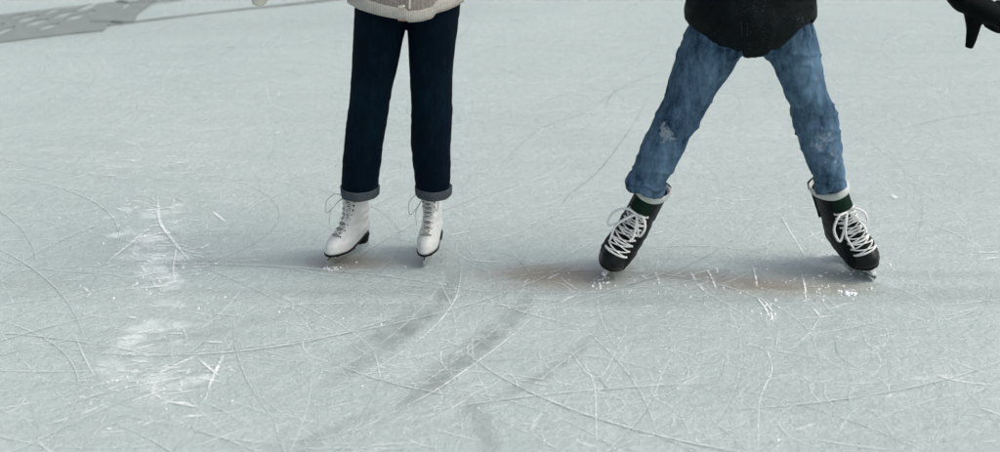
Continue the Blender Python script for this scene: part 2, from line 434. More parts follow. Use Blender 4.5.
# the scuffed lane at the left: many short bright flakes, part scuffs, part painted glints
for i in range(480):
    px = random.gauss(152, 34); py = random.uniform(95, 300) if random.random() < .75 else random.gauss(375, 22); p = G(px, py)
    light.add(arc(p.x, p.y, random.gauss(.2, .7), random.choice((-1, 1)) * random.uniform(.3, 2), random.expovariate(1 / .035) + .015, .01), random.uniform(.004, .014), random.uniform(.3, .9), zl())
def path(pts, w, cov, which=light, n=30):
    q = catmull([tuple(G(*p)[:2]) for p in pts], n); which.add([(a[0], a[1]) for a in q], w, cov, zl())
path([(158, 200), (160, 222), (172, 240), (190, 262)], .012, 1.0)
path([(178, 243), (174, 262), (173, 280)], .006, .9)
path([(108, 262), (128, 246), (150, 228)], .012, .9)
path([(212, 212), (218, 216), (226, 223)], .012, 1.0)
path([(208, 390), (216, 372), (224, 355)], .010, 1.0); path([(204, 404), (208, 392), (212, 380)], .004, .7)
path([(75, 335), (83, 355), (95, 378)], .005, .6)
path([(192, 448), (216, 440), (245, 430)], .006, .8)
path([(0, 415), (12, 412), (22, 404), (26, 398)], .006, .5); path([(35, 440), (50, 452), (70, 460)], .006, .5)
path([(462, 262), (455, 300), (420, 340), (340, 392)], .005, .75); path([(445, 275), (425, 305), (380, 345), (320, 380)], .004, .5)
path([(558, 290), (520, 330), (460, 375), (420, 400), (330, 445)], .005, .8); path([(530, 275), (500, 325), (440, 372), (395, 405)], .004, .5)
path([(480, 250), (515, 258), (535, 285)], .003, .5, dark)
path([(595, 340), (560, 365), (520, 398)], .004, .6); path([(640, 330), (620, 360), (600, 390), (560, 420)], .004, .4)
path([(582, 360), (594, 385), (596, 420), (596, 450)], .005, .55); path([(570, 350), (585, 372), (600, 378), (612, 360), (626, 330)], .005, .55)
path([(592, 372), (600, 380), (610, 395)], .006, .4, dark)
path([(675, 350), (660, 380), (650, 420)], .004, .5); path([(765, 345), (772, 370), (760, 400), (758, 450)], .005, .6); path([(780, 330), (775, 350)], .004, .5)
path([(820, 318), (808, 335), (790, 350)], .006, .6); path([(835, 335), (838, 355), (860, 372)], .004, .45, dark); path([(862, 330), (868, 345), (880, 352)], .004, .45)
path([(815, 440), (850, 446), (900, 452)], .006, .6); path([(870, 400), (848, 418), (835, 440)], .004, .5); path([(935, 375), (960, 382), (998, 386)], .010, .8)
path([(975, 408), (990, 412), (1010, 420)], .006, .5)
path([(560, 208), (570, 195), (600, 170), (630, 130), (650, 95)], .006, .4, dark); path([(605, 110), (612, 95), (635, 82), (670, 70)], .007, .5, dark)
path([(500, 165), (540, 130), (590, 110), (620, 85)], .006, .3, dark); path([(780, 215), (795, 240), (806, 258)], .007, .7); path([(892, 195), (897, 200)], .02, .9)
path([(900, 130), (950, 118), (1000, 112)], .010, .35, dark); path([(640, 40), (760, 70), (900, 75), (1000, 60)], .010, .25, dark)
path([(850, 70), (900, 80), (960, 96), (1000, 100)], .008, .3)
for (a, b) in (((690, 272), (695, 282)), ((697, 285), (704, 292)), ((707, 270), (716, 290)), ((752, 265), (757, 288)), ((757, 298), (768, 314)),
               ((802, 275), (806, 300)), ((812, 308), (820, 318)), ((655, 272), (659, 285)), ((716, 268), (717, 274)), ((762, 300), (772, 312)), ((640, 275), (646, 280))):
    path([a, ((a[0] + b[0]) / 2 + 1, (a[1] + b[1]) / 2), b], .008, 1.0, n=6)
tag(light.build("skate_marks", M['mark_light']), "pale frosted skate grooves scratched all over the ice", "skate marks", kind="stuff")
tag(dark.build("dark_skate_marks", M['mark_dark']), "darker skate grooves and painted groove shade curving across the ice", "skate marks", kind="stuff")

# ------------------------------------------------------------------ loose snow thrown up by the blades
def crumbs():
    mb = MB()
    def one(x, y, r, zz=None):
        n = 5; a0 = random.random() * 6.28
        top = (x + random.gauss(0, r * .3), y, r * random.uniform(.7, 1.3))
        V = [(x + math.cos(a0 + k * 6.283 / n) * r * random.uniform(.7, 1.3), y + math.sin(a0 + k * 6.283 / n) * r * random.uniform(.7, 1.3), -.001) for k in range(n)]
        W = [(v[0] * .65 + x * .35, v[1] * .65 + y * .35, r * random.uniform(.5, .9)) for v in V]
        Fc = grid_faces(2, n) + [(n + k, n + (k + 1) % n, 2 * n) for k in range(n)] + [tuple(range(n))]
        mb.add((V + W + [top], Fc))
    for (cx, cy, sx, sy, n, r) in ((850, 295, 5, 1.6, 20, .007), (826, 290, 12, 2.5, 18, .0045), (815, 296, 12, 5, 10, .004), (850, 262, 18, 9, 60, .005), (602, 283, 5, 4, 30, .005), (770, 310, 5, 5, 16, .006),
                                   (790, 283, 30, 12, 25, .0035), (332, 268, 5, 2, 26, .004), (425, 266, 3, 2, 10, .003), (150, 250, 40, 40, 60, .004), (150, 385, 25, 12, 25, .004), (700, 285, 60, 12, 40, .004),
                                   (500, 250, 300, 120, 120, .0035)):
        for i in range(n):
            p = G(random.gauss(cx, sx), min(440, max(30, random.gauss(cy, sy)))); one(p.x, p.y, r * random.uniform(.4, 1.3))
    return mb.mesh()
tag(link("snow_crumbs", crumbs(), M['snow'], smooth=False), "loose white snow crumbs scraped up on the ice around the skates", "snow", kind="stuff")

# ------------------------------------------------------------------ lattice shadow and thin shadow line at the far left, laid as flat grey shapes
def lattice_shadow():
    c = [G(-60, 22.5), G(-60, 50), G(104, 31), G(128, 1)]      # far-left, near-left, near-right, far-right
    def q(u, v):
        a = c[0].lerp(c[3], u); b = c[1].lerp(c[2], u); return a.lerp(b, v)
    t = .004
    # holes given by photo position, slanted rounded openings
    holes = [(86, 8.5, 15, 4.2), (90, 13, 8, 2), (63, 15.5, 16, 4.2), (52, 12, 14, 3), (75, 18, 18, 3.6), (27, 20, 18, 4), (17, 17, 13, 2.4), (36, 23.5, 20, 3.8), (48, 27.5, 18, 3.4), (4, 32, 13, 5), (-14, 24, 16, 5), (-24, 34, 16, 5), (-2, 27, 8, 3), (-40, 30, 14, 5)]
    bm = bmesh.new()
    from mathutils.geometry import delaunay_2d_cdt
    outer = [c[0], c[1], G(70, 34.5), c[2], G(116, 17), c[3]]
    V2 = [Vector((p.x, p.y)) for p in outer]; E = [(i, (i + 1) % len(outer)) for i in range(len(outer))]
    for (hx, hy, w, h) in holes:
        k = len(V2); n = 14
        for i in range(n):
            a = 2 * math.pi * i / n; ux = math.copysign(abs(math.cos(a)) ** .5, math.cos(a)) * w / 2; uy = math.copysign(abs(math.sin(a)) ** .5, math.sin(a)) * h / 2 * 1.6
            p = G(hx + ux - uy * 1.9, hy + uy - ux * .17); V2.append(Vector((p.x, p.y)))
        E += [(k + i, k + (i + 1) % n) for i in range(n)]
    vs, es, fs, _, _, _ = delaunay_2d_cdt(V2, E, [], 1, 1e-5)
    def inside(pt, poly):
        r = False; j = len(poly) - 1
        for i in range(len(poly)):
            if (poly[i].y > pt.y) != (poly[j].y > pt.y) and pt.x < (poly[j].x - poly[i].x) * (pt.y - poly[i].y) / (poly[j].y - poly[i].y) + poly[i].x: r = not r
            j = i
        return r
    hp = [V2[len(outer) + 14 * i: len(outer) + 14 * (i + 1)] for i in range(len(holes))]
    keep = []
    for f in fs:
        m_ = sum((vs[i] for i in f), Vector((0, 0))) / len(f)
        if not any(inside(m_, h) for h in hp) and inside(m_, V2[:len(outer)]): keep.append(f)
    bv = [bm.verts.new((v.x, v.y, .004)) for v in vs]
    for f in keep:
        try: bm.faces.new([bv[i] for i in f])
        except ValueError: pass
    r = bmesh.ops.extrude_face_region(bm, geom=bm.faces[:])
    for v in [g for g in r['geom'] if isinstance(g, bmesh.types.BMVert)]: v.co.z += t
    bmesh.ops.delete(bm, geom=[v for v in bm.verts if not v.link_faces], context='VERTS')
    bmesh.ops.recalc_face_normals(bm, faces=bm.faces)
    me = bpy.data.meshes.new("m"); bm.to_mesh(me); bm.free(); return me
root = link("lattice_shadow", lattice_shadow(), M['mat'], smooth=False)
tag(root, "flat grey sheet painting a lattice shadow on the far ice at top left", "mat")  # no real mat: the sheet stands in for a lattice shadow
def ground_strip(pts, w, z, t):
    q = catmull([(*G(*p)[:2], ww) for p, ww in zip(pts, w)], 24); V = []
    for i, a in enumerate(q):
        d = np.array(q[min(i + 1, 23)][:2]) - np.array(q[max(i - 1, 0)][:2]); d /= np.linalg.norm(d); n = np.array((-d[1], d[0])) * a[2] / 2
        V += [(a[0] + n[0], a[1] + n[1], z), (a[0] + n[0], a[1] + n[1], z + t), (a[0] - n[0], a[1] - n[1], z + t), (a[0] - n[0], a[1] - n[1], z)]
    Fc = grid_faces(24, 4); Fc += [(3, 2, 1, 0), tuple(range(92, 96))]
    return fixn(mesh(V, Fc))
link("shadow_brace", ground_strip([(112, 23), (127, 14), (142, 5), (158, -8)], [.30, .16, .13, .12], .009, .004), M['mat'], root, smooth=False)  # brace of the lattice shadow, laid as a flat strip
link("shadow_edge", ground_strip([(118, 2.5), (140, 3.5), (165, 2), (185, -1)], [.06, .04, .04, .04], .014, .004), M['mat'], root, smooth=False)  # edge of the same shadow, also a flat strip
cb = MB().add(tube([G(*p) + Vector((0, 0, .006)) for p in ((108, 26), (150, 20.5), (200, 14.5), (245, 9.5), (290, 5), (320, 1.5), (360, -4))], [.010, .014, .011, .013, .02, .035, .04], 40, 8, .35))
tag(link("shadow_line", cb.mesh(), M['shadow_line']), "thin grey strip painting a shadow line on the far ice right of the lattice shadow", "shadow_line")

# ------------------------------------------------------------------ skates
def interp(x, xs_, ys_): return float(np.interp(x, xs_, ys_))
class Boot:
    def __init__(s, kind):
        s.k = kind
        if kind == 'figure':
            s.base, s.top = .052, .235
            s.U = [0, .012, .03, .042, .052, .062, .078, .10, .125, .155, .19, .235]
            s.FR = [.150, .156, .152, .142, .126, .106, .080, .060, .048, .042, .048, .060]
            s.BK = [-.100, -.106, -.110, -.109, -.105, -.100, -.092, -.084, -.080, -.078, -.082, -.088]
            s.W = [.037, .041, .042, .041, .039, .0375, .036, .035, .036, .038, .042, .046]
            s.heel = .026
        else:
            s.base, s.top = .062, .250
            s.U = [0, .012, .030, .046, .058, .072, .092, .112, .135, .16, .20, .250]
            s.FR = [.150, .158, .160, .152, .142, .130, .113, .098, .084, .076, .074, .078]
            s.BK = [-.100, -.108, -.113, -.112, -.109, -.106, -.100, -.094, -.088, -.084, -.079, -.076]
            s.W = [.048, .056, .060, .061, .061, .060, .058, .056, .054, .053, .053, .053]
            s.heel = .010
    def S(s, u, phi, off=0.0):
        f = interp(u, s.U, s.FR); b = interp(u, s.U, s.BK); w = interp(u, s.U, s.W)
        e = .86
        cy = math.copysign(abs(math.cos(phi)) ** e, math.cos(phi)); cx = math.copysign(abs(math.sin(phi)) ** e, math.sin(phi))
        v = (cy + 1) / 2
        low = max(0, 1 - u / .10)
        shp = (1 - low) * (1 - .22 * v) + low * interp(v, [0, .15, .42, .72, .9, 1], [.82, .80, .80, 1.0, .92, .9])
        x = w * cx * shp; y = (f + b) / 2 + (f - b) / 2 * cy
        z = s.base + u + s.heel * (1 - min(1, u / s.top)) * min(1, max(0, (.04 - y) / .09))
        if off:
            p0 = Vector((x, y, z)); d = 1e-3
            a = Vector(s.S(u, phi + .02)) - Vector(s.S(u, phi - .02)); c = Vector(s.S(min(u + .003, s.top + .02), phi)) - Vector(s.S(max(u - .003, 0), phi))
            n = a.cross(c)
            if n.length > 1e-9:
                n.normalize()
                if n.dot(Vector((math.sin(phi), math.cos(phi), .3))) < 0: n = -n
                p0 += n * off
            return p0
        return Vector((x, y, z))
    def shell(s, u0=0, u1=None, off=0, n=56, ns=64, cap=True, phis=None):
        u1 = s.top if u1 is None else u1; V = []
        us = [u0 + (u1 - u0) * (i / (n - 1)) for i in range(n)]
        ph = phis or [2 * math.pi * j / ns for j in range(ns)]
        for u in us:
            for p in ph: V.append(s.S(u, p, off))
        closed = phis is None
        Fc = grid_faces(n, len(ph), closed)
        if cap and closed: Fc.append(tuple(range(ns))); Fc.append(tuple(range((n - 1) * ns, n * ns)))
        return V, Fc
def patch(b, u0, u1, half, off, thick=.003, nu=30, nphi=14, phic=0, roundtop=0):
    outer, inner = [], []
    for i in range(nu):
        t = i / (nu - 1); u = u0 + (u1 - u0) * t
        h = half(t) if callable(half) else half
        for j in range(nphi):
            p = phic + h * (2 * j / (nphi - 1) - 1)
            outer.append(b.S(u, p, off)); inner.append(b.S(u, p, off - thick))
    V = outer + inner; Fc = grid_faces(nu, nphi, False); k = nu * nphi
    Fc += [tuple(i + k for i in f[::-1]) for f in grid_faces(nu, nphi, False)]
    for i in range(nu - 1):
        for j in (0, nphi - 1): a = i * nphi + j; Fc.append((a, a + nphi, a + nphi + k, a + k))
    for j in range(nphi - 1):
        for i in (0, nu - 1): a = i * nphi + j; Fc.append((a, a + 1, a + 1 + k, a + k))
    return V, Fc
def box(x0, x1, y0, y1, z0, z1):
    V = [(x, y, z) for x in (x0, x1) for y in (y0, y1) for z in (z0, z1)]
    return V, [(0, 1, 3, 2), (4, 6, 7, 5), (0, 4, 5, 1), (2, 3, 7, 6), (0, 2, 6, 4), (1, 5, 7, 3)]
def prism(poly, x0, x1):
    """poly of (y, z) swept in x"""
    n = len(poly); V = [(x0, *p) for p in poly] + [(x1, *p) for p in poly]
    return V, [tuple(range(n)), tuple(range(2 * n - 1, n - 1, -1))] + [(i, (i + 1) % n, n + (i + 1) % n, n + i) for i in range(n)]
def bezel(o, w):
    m = o.modifiers.new("b", 'BEVEL'); m.width = w; m.segments = 2; m.limit_method = 'ANGLE'

def make_skate(kind, parent, loc, yaw, roll, pitch=0, seed=1, toplean=0, label=None, scale=1.0):
    rs = random.Random(seed)
    b = Boot(kind)
    mt = Matrix.Translation(loc) @ Matrix.Rotation(math.pi + yaw, 4, 'Z') @ Matrix.Rotation(roll, 4, 'Y') @ Matrix.Rotation(pitch, 4, 'X') @ Matrix.Scale(scale, 4)
    fig = kind == 'figure'
    V, Fc = b.shell()
    me = fixn(mesh(V, Fc))
    # creases across ankle and instep
    displace(me, lambda c, n: .0042 * (noise.noise(Vector((c.x * 12, c.y * 30, c.z * 55))) if .09 < c.z < .20 else .3 * noise.noise(c * 40)))
    o = link("ice_skate", me, M['white_leather' if fig else 'black_boot'], parent); o.matrix_world = mt
    if label: o["label"] = label
    def part(name, vf, m, smooth=True, bev=0):
        me_ = fixn(mesh(*vf)) if isinstance(vf, tuple) else vf.mesh()
        p = link(name, me_, m, o, smooth)
        if bev: bezel(p, bev)
        return p
    # sole
    ns = 48; ring = [b.S(.004, 2 * math.pi * j / ns, .004 if fig else .002) for j in range(ns)]
    tk = .008 if fig else .010
    Vs = [(p.x, p.y, p.z) for p in ring] + [(p.x * .97, p.y * .985, p.z - tk) for p in ring]
    part("sole", (Vs, grid_faces(2, ns) + [tuple(range(ns)), tuple(range(ns, 2 * ns))]), M['sole'], bev=.0015)
    if fig:
        hr = []
        for zt in (.072, .040):
            for j in range(28):
                a = 2 * math.pi * j / 28; k = 1.0 if zt > .05 else .88
                hr.append((.031 * math.sin(a) * k, -.068 + .038 * math.cos(a) * k, zt))
        part("heel", (hr, grid_faces(2, 28) + [tuple(range(28)), tuple(range(28, 56))]), M['sole'], bev=.002)
        # blade: plate with toe picks, curved runner, two posts
        prof = [(-.135, .016), (-.13, .004), (-.09, .001), (0, 0), (.09, .002), (.128, .007), (.137, .009), (.139, .016), (.145, .014), (.146, .022), (.152, .022), (.150, .032), (.135, .038),
                (.118, .040), (.075, .040), (.066, .024), (.02, .018), (-.03, .018), (-.045, .038), (-.09, .038), (-.10, .020), (-.12, .017)]
        part("blade", (lambda mb: mb)(MB().add(prism(prof, -.0022, .0022)).add(box(-.024, .024, .06, .125, .0395, .0425)).add(box(-.018, .018, -.10, -.04, .0375, .0405))), M['steel'], False)
    else:
        prof = [(-.12, .058), (-.118, .040), (-.135, .024), (-.13, .018), (.12, .018), (.14, .028), (.135, .036), (.125, .044), (.128, .058), (.05, .056), (.055, .034), (.04, .030), (-.035, .030), (-.05, .034), (-.045, .062)]
        part("blade_holder", MB().add(prism(prof, -.007, .007)).add(box(-.028, .028, .05, .13, .050, .0545)).add(box(-.026, .026, -.12, -.045, .056, .0605)), M['holder'], False, .002)
        prof = [(-.14, .021), (-.128, .005), (-.06, 0), (.06, 0), (.125, .006), (.146, .021), (.140, .023), (-.135, .023)]
        part("blade", prism(prof, -.0017, .0017), M['steel'], False)
    # tongue
    if fig:
        tg = MB().add(patch(b, .060, b.top + .004, lambda t: .30 + .22 * t, .0012, .003))
        part("tongue", tg, M['grey_tongue'])
    else:
        tg = MB().add(patch(b, .056, .190, lambda t: .50 + .05 * t, .0010, .003))
        tgo = part("tongue", tg, M['black_boot'])
        gp = MB().add(patch(b, .186, b.top - .006, lambda t: .64 - .05 * t, .006, .006))
        part("tongue_felt", gp, M['green'])
        # padded collar: a pale roll round the boot opening, high behind
        V2 = []; nn = 72
        cpts = []
        for j in range(nn):
            ph = 2 * math.pi * j / nn; uu = b.top - .004 + .012 * (1 - math.cos(ph)) / 2
            cpts.append((b.S(min(uu, b.top), ph, .0045), ph))
        for (p, ph) in cpts:
            rad_dir = Vector((math.sin(ph), math.cos(ph), 0))
            for k in range(10):
                t = 2 * math.pi * k / 10
                V2.append(p + rad_dir * .0055 * math.cos(t) + Vector((0, 0, 1)) * .0130 * math.sin(t))
        f2 = [(i * 10 + k, ((i + 1) % nn) * 10 + k, ((i + 1) % nn) * 10 + (k + 1) % 10, i * 10 + (k + 1) % 10) for i in range(nn) for k in range(10)]
        part("collar", (V2, f2), M['collar'])
        part("tendon_guard", MB().add(patch(b, .13, b.top, .9, .007, .008, phic=math.pi)).add(patch(b, b.top - .002, b.top + .014, lambda t: .95 - .3 * t, .012, .008, phic=math.pi)), M['black_boot'])
        part("toe_cap", MB().add(patch(b, .004, .050, lambda t: .95 - .30 * t, .0022, .003, nphi=30)), M['toe_plastic'])
    # lacing
    mb = MB(); hk = []
    if fig:
        rows = [.060 + .135 * (i / 8) for i in range(9)]; ph = lambda u: .42 + 1.1 * (u - .06) * 1.4
        r = .0021
    else:
        rows = [.052 + .130 * (i / 8) for i in range(9)]; ph = lambda u: .66 + .5 * (u - .06)
        r = .0042
    for i, u in enumerate(rows):
        for sgn in (-1, 1):
            if fig:
                c = b.S(u, sgn * (ph(u) + .03), .0015); hk.append(ellipsoid(c, (.0032 if i < 5 else .0046,) * 3, 6))
            else:
                c = b.S(u, sgn * (ph(u) + .05), .001); hk.append(ellipsoid(c, (.0032,) * 3, 6))
        if i < len(rows) - 1:
            for sgn in (-1, 1):
                u2 = rows[i + 1]; pts = []
                for k in range(7):
                    t = k / 6; uu = u + (u2 - u) * t; pp = sgn * (-ph(u) + (ph(u) + ph(u2)) * t)
                    pts.append(b.S(uu, pp, .004 + .0035 * math.sin(math.pi * t) * (1 if sgn > 0 else .5) + rs.random() * .001))
                mb.add(tube(pts, r, 14, 8, .7 if fig else .5))
        if not fig:
            pts = [b.S(u, -ph(u) + 2 * ph(u) * k / 6, .005 + .002 * math.sin(math.pi * k / 6)) for k in range(7)]
            if i % 2 == 0: mb.add(tube(pts, r, 14, 6, .7))
    # bow and hanging ends
    ut = rows[-1] + (.006 if fig else 0)
    k0 = b.S(ut, 0, .012)
    mb.add(ellipsoid(k0, (.006, .005, .005), 8))
    for sgn, ln, dr in ((-1, .8, .85), (1, 1.2, 1.15)):
        sc = .062 if fig else .066
        L_ = sc * ln
        mb.add(tube([k0, k0 + Vector((sgn * L_ * .45, .012, .006)), k0 + Vector((sgn * L_ * .85, .020, -.022 * dr)), k0 + Vector((sgn * L_ * .80, .022, -.060 * dr)),
                     k0 + Vector((sgn * L_ * .50, .020, -.040 * dr)), k0 + Vector((sgn * L_ * .2, .012, -.012)), k0], r * 1.15, 34, 6, .8))
        mb.add(tube([k0, k0 + Vector((sgn * L_ * .25, .016, -.02)), k0 + Vector((sgn * L_ * .50, .030, -.058)), k0 + Vector((sgn * L_ * .42, .040, -.090 * dr))], r, 22, 6, .8))
    part("lace", mb, M['white_lace'])
    for h_ in hk: part("hook" if fig else "eyelet", h_, M['hook'] if fig else M['brass'])
    return o, mt, b

# ------------------------------------------------------------------ trousers
def leg_secs(rows, Yf, ratio=1.15):
    """rows: (py, left px, right px); Yf: distance as function of py"""
    out = []
    for (py, l, r) in rows:
        p = P((l + r) / 2, py, Yf(py)); w = (r - l) / 2 * mpp(p)
        out.append((p.x, p.y, p.z, w, w * ratio))
    return out
def folds(seed, amp, zk, joints, crease=.6):
    def f(c, n):
        v = Vector((c.x * 7 + seed, c.y * 7, c.z * 13)); v2 = Vector((c.x * 20, c.y * 20 + seed, c.z * 34))
        a = amp * .5
        for (jz, js, ja) in joints: a += ja * math.exp(-((c.z - jz) / js) ** 2)
        w = noise.noise(v * 1.0); ridge = 1 - abs(noise.noise(Vector((c.x * 9 + c.z * 5, c.y * 8, c.z * zk + seed + 2 * w)))) * 2
        cr = max(0, 1 - abs(noise.noise(Vector((c.x * 11 - c.z * 9 + seed, c.y * 7, c.z * zk * 1.3)))) * 4) ** 1.5
        return a * (ridge * .25 + (cr - .25) * crease + noise.noise(v2) * .25 + w * .3)
    return f

def body_mesh(hips, knees, ankles, sh, elb, wri, neck, head, voxel=.009, toes=None):
    mb = MB()
    for i in range(2):
        mb.add(tube([hips[i], knees[i], ankles[i]], [.072, .044, .019], 30, 18))
        mb.add(tube([sh[i], elb[i], wri[i]], [.048, .040, .027], 30, 16))
        mb.add(tube([ankles[i], ankles[i] + toes[i] * .5 - Vector((0, 0, .05)), ankles[i] + toes[i] - Vector((0, 0, .055))], [.024, .022, .012], 12, 12))
    hc = (hips[0] + hips[1]) / 2; sc = (sh[0] + sh[1]) / 2
    mb.add(ell_tube([(hc.x, hc.y, hc.z - .06, .10, .08), (hc.x, hc.y, hc.z + .05, .145, .10), tuple(hc.lerp(sc, .45)) + (.125, .09), tuple(hc.lerp(sc, .8)) + (.155, .11), tuple(sc + Vector((0, 0, .03))) + (.10, .07)]))
    mb.add(tube([sc, neck, head], [.055, .05, .05], 14, 16))
    mb.add(ellipsoid(head + Vector((0, .01, .05)), (.075, .095, .10))); mb.add(ellipsoid(head + Vector((0, -.035, -.015)), (.056, .06, .075)))
    mb.add(ellipsoid(head + Vector((0, -.095, .015)), (.014, .022, .026), 8))
    for s_ in (-1, 1): mb.add(ellipsoid(head + Vector((s_ * .076, .005, .015)), (.010, .02, .032), 8))
    mb.add(ellipsoid(head + Vector((0, -.085, -.035)), (.026, .012, .009), 8))
    return fuse(mb, voxel, 4)

def hem_loft(cx, cy, rows, hem_xz, band=None, ns=120, n=60):
    """rows: (z, rx, ry, dx, dy) from hem up; hem_xz: list of (x, z) front outline in world"""
    hx = [p[0] for p in hem_xz]; hz = [p[1] for p in hem_xz]
    z0 = rows[0][0]
    V = []
    q = catmull(rows, n)
    for i, a in enumerate(q):
        t = i / (n - 1)
        for j in range(ns):
            ph = 2 * math.pi * j / ns
            x = cx + a[3] + a[1] * math.cos(ph); y = cy + a[4] - a[2] * math.sin(ph)
            front = .5 + .5 * math.sin(ph) if math.sin(ph) > -.3 else .35
            hzv = float(np.interp(x, hx, hz)); dz = (hzv - z0) * min(1, .4 + front) * max(0, 1 - t / .22) if math.sin(ph) > -.15 else (max(hz) - z0) * max(0, 1 - t / .22)
            V.append((x, y, a[0] + dz))
    return V, grid_faces(n, ns), n, ns

# =================================================================== person in beige sweater
def beige_person():
    root = bpy.data.objects.new("person", None); C.objects.link(root)
    Yp = 5.08
    root.location = (0, 0, 0)
    tag(root, "skater in dark navy jeans with turned-up cuffs, beige knit sweater and white figure skates", "person")
    right = [(192, 342.5, 376.5), (180, 342, 379), (150, 344, 382), (140, 344.5, 383.5), (120, 347, 387), (105, 349, 389.5), (90, 350.5, 392), (65, 352, 398), (45, 353, 402), (20, 354, 407), (-10, 356, 410), (-40, 362, 412)]
    left = [(192, 417, 449), (180, 415, 450), (150, 411.5, 450.5), (140, 411, 451), (110, 411.5, 452.5), (100, 411, 452), (70, 409.5, 453), (40, 408, 456), (22, 407, 458.5), (-10, 403, 460), (-40, 402, 456)]
    mb = MB()
    for rows in (right, left): mb.add(ell_tube(leg_secs(rows, lambda py: Yp + (.0 if py > 100 else .0)), 90, 40))
    a = P(408, 0, Yp); 
    mb.add(ell_tube([(a.x, a.y, .93, .05, .07), (a.x, a.y, .99, .178, .125), (a.x, a.y, 1.06, .18, .125), (a.x, a.y, 1.13, .15, .11)], 30, 40))
    me = fuse(mb, .005, 5)
    displace(me, folds(3.1, .0045, 14, [(.58, .10, .004), (.36, .07, .006), (.95, .08, .003)], .12))
    colour(me, "wear", lambda c: (max(0, .6 * math.exp(-((c.z - .62) / .16) ** 2)), 0, 0))
    jeans = link("jeans", me, M['navy'], root)
    for (l, r, py) in ((340.6, 378.0, 190), (415.4, 450.6, 190)):
        p = P((l + r) / 2, py, Yp); w = (r - l) / 2 * mpp(p); V = []
        prof = [(.001, -.024), (.002, -.021), (.0028, 0), (.0034, .014), (.001, .0175), (-.006, .016), (-.008, -.015), (-.005, -.0235)]
        for (dr, dz) in prof:
            for j in range(48):
                t = 2 * math.pi * j / 48
                wob = .0022 * math.sin(3 * t + l) + .0014 * math.sin(7 * t)
                V.append((p.x + (w + dr + wob) * math.cos(t), p.y + (w * 1.15 + dr + wob) * math.sin(t), p.z + dz * .78 + .002 * math.sin(2 * t + l)))
        f = grid_faces(len(prof), 48) + [((len(prof) - 1) * 48 + j, (len(prof) - 1) * 48 + (j + 1) % 48, (j + 1) % 48, j) for j in range(48)]
        link("cuff", fixn(mesh(V, f)), M['navy_in'], jeans)
    # sweater
    hem_px = [(352, 7), (360, 9.5), (372, 12), (385, 14.5), (398, 16.5), (406, 17), (408.5, 20), (420, 19.5), (431, 17), (433.5, 12.5), (446, 10), (459, 6)]
    hem = [(lambda p: (p.x, p.z))(P(x, y, Yp - .13)) for x, y in hem_px]
    z0 = min(h[1] for h in hem); cx = P(405.5, 0, Yp).x
    w0 = 54.5 * mpp(P(405, 5, Yp))
    rows = [(z0, w0, .140, 0, 0), (z0 + .05, w0 + .004, .145, 0, 0), (z0 + .2, .165, .13, 0, 0), (z0 + .38, .185, .13, 0, 0), (z0 + .50, .175, .11, 0, 0), (z0 + .555, .08, .07, 0, 0), (z0 + .60, .062, .062, 0, 0)]
    V, Fc, n, ns = hem_loft(cx, Yp, rows, hem)
    me = fixn(mesh(V, Fc))
    for (el, wr, s_) in ((P(318, -205, Yp - .02), P(262, -62, Yp - .04), -1), (P(520, -205, Yp), P(575, -90, Yp), 1)):
        pass
    displace(me, folds(8, .008, 9, []))
    sw = link("sweater", me, M['sweater'], root)
    sm = sw.modifiers.new("s", 'SOLIDIFY'); sm.thickness = .006; sm.offset = 1
    # rib hem just outside the lower edge
    V = []; nn = 140; prof = [(0.003, -.001), (.012, .000), (.014, .012), (.014, .034), (.010, .041), (.003, .041)]
    hx = [h[0] for h in hem]; hz = [h[1] for h in hem]
    for (dr, dz) in prof:
        for j in range(nn):
            t = 2 * math.pi * j / nn; x = cx + w0 * math.cos(t); s_ = math.sin(t)
            z = z0 + (float(np.interp(x, hx, hz)) - z0) * min(1, .4 + .5 + .5 * s_) if s_ > -.15 else max(hz)
            rr = dr + .0012 * math.sin(j * math.pi)
            V.append((cx + (w0 + rr) * math.cos(t), Yp - (.140 + rr) * s_, z + dz - .004))
    f = grid_faces(len(prof), nn) + [((len(prof) - 1) * nn + j, (len(prof) - 1) * nn + (j + 1) % nn, (j + 1) % nn, j) for j in range(nn)]
    link("hem_band", fixn(mesh(V, f)), M['rib'], sw)
    z = P(409, 0, Yp - .165)
    link("zip", fixn(mesh(*tube([P(409.3, 9, Yp - .162), P(409.5, 0, Yp - .163), P(409.5, -14, Yp - .166)], .0035, 8, 8))), M['mitten'], sw)
    link("zip_pull", fixn(mesh(*tube([P(404.5, 6.2, Yp - .170), P(401.5, 6.6, Yp - .171), P(398.5, 6.8, Yp - .168)], .0045, 8, 8))), M['brass'], sw)
    # arms
    shl = [Vector((cx - .165, Yp, z0 + .47)), Vector((cx + .165, Yp, z0 + .47))]
    el = [Vector((cx - .30, Yp - .01, z0 + .25)), Vector((cx + .36, Yp - .01, z0 + .33))]
    wr = [P(268, -40, Yp - .04), Vector((cx + .58, Yp - .05, z0 + .30))]
    for i in range(2):
        me = fixn(mesh(*tube([shl[i], el[i], wr[i]], [.066, .056, .042], 60, 28)))
        displace(me, folds(5 + i, .006, 12, [])); link("sleeve", me, M['sweater'], sw)
    # mittens
    for i in range(2):
        w = wr[i]; tip = P(257, 9, Yp - .05) if i == 0 else w + Vector((.15, -.02, -.02))
        d = tip - w; mbm = MB()
        mbm.add(tube([w - d * .1, w + d * .35, w + d * .7, w + d * .93], [.036, .042, .038, .020], 24, 18, .62))
        side = Vector((1 if i == 0 else -1, 0, 0))
        mbm.add(tube([w + d * .2, w + d * .38 + side * .035, w + d * .58 + side * .05], [.018, .018, .013], 12, 12))
        link("mitten", fuse(mbm, .004, 3), M['mitten'], root)
    hips = [P(383, 0, Yp), P(432, 0, Yp)]
    head = Vector((cx, Yp - .02, z0 + .70))
    sk = []
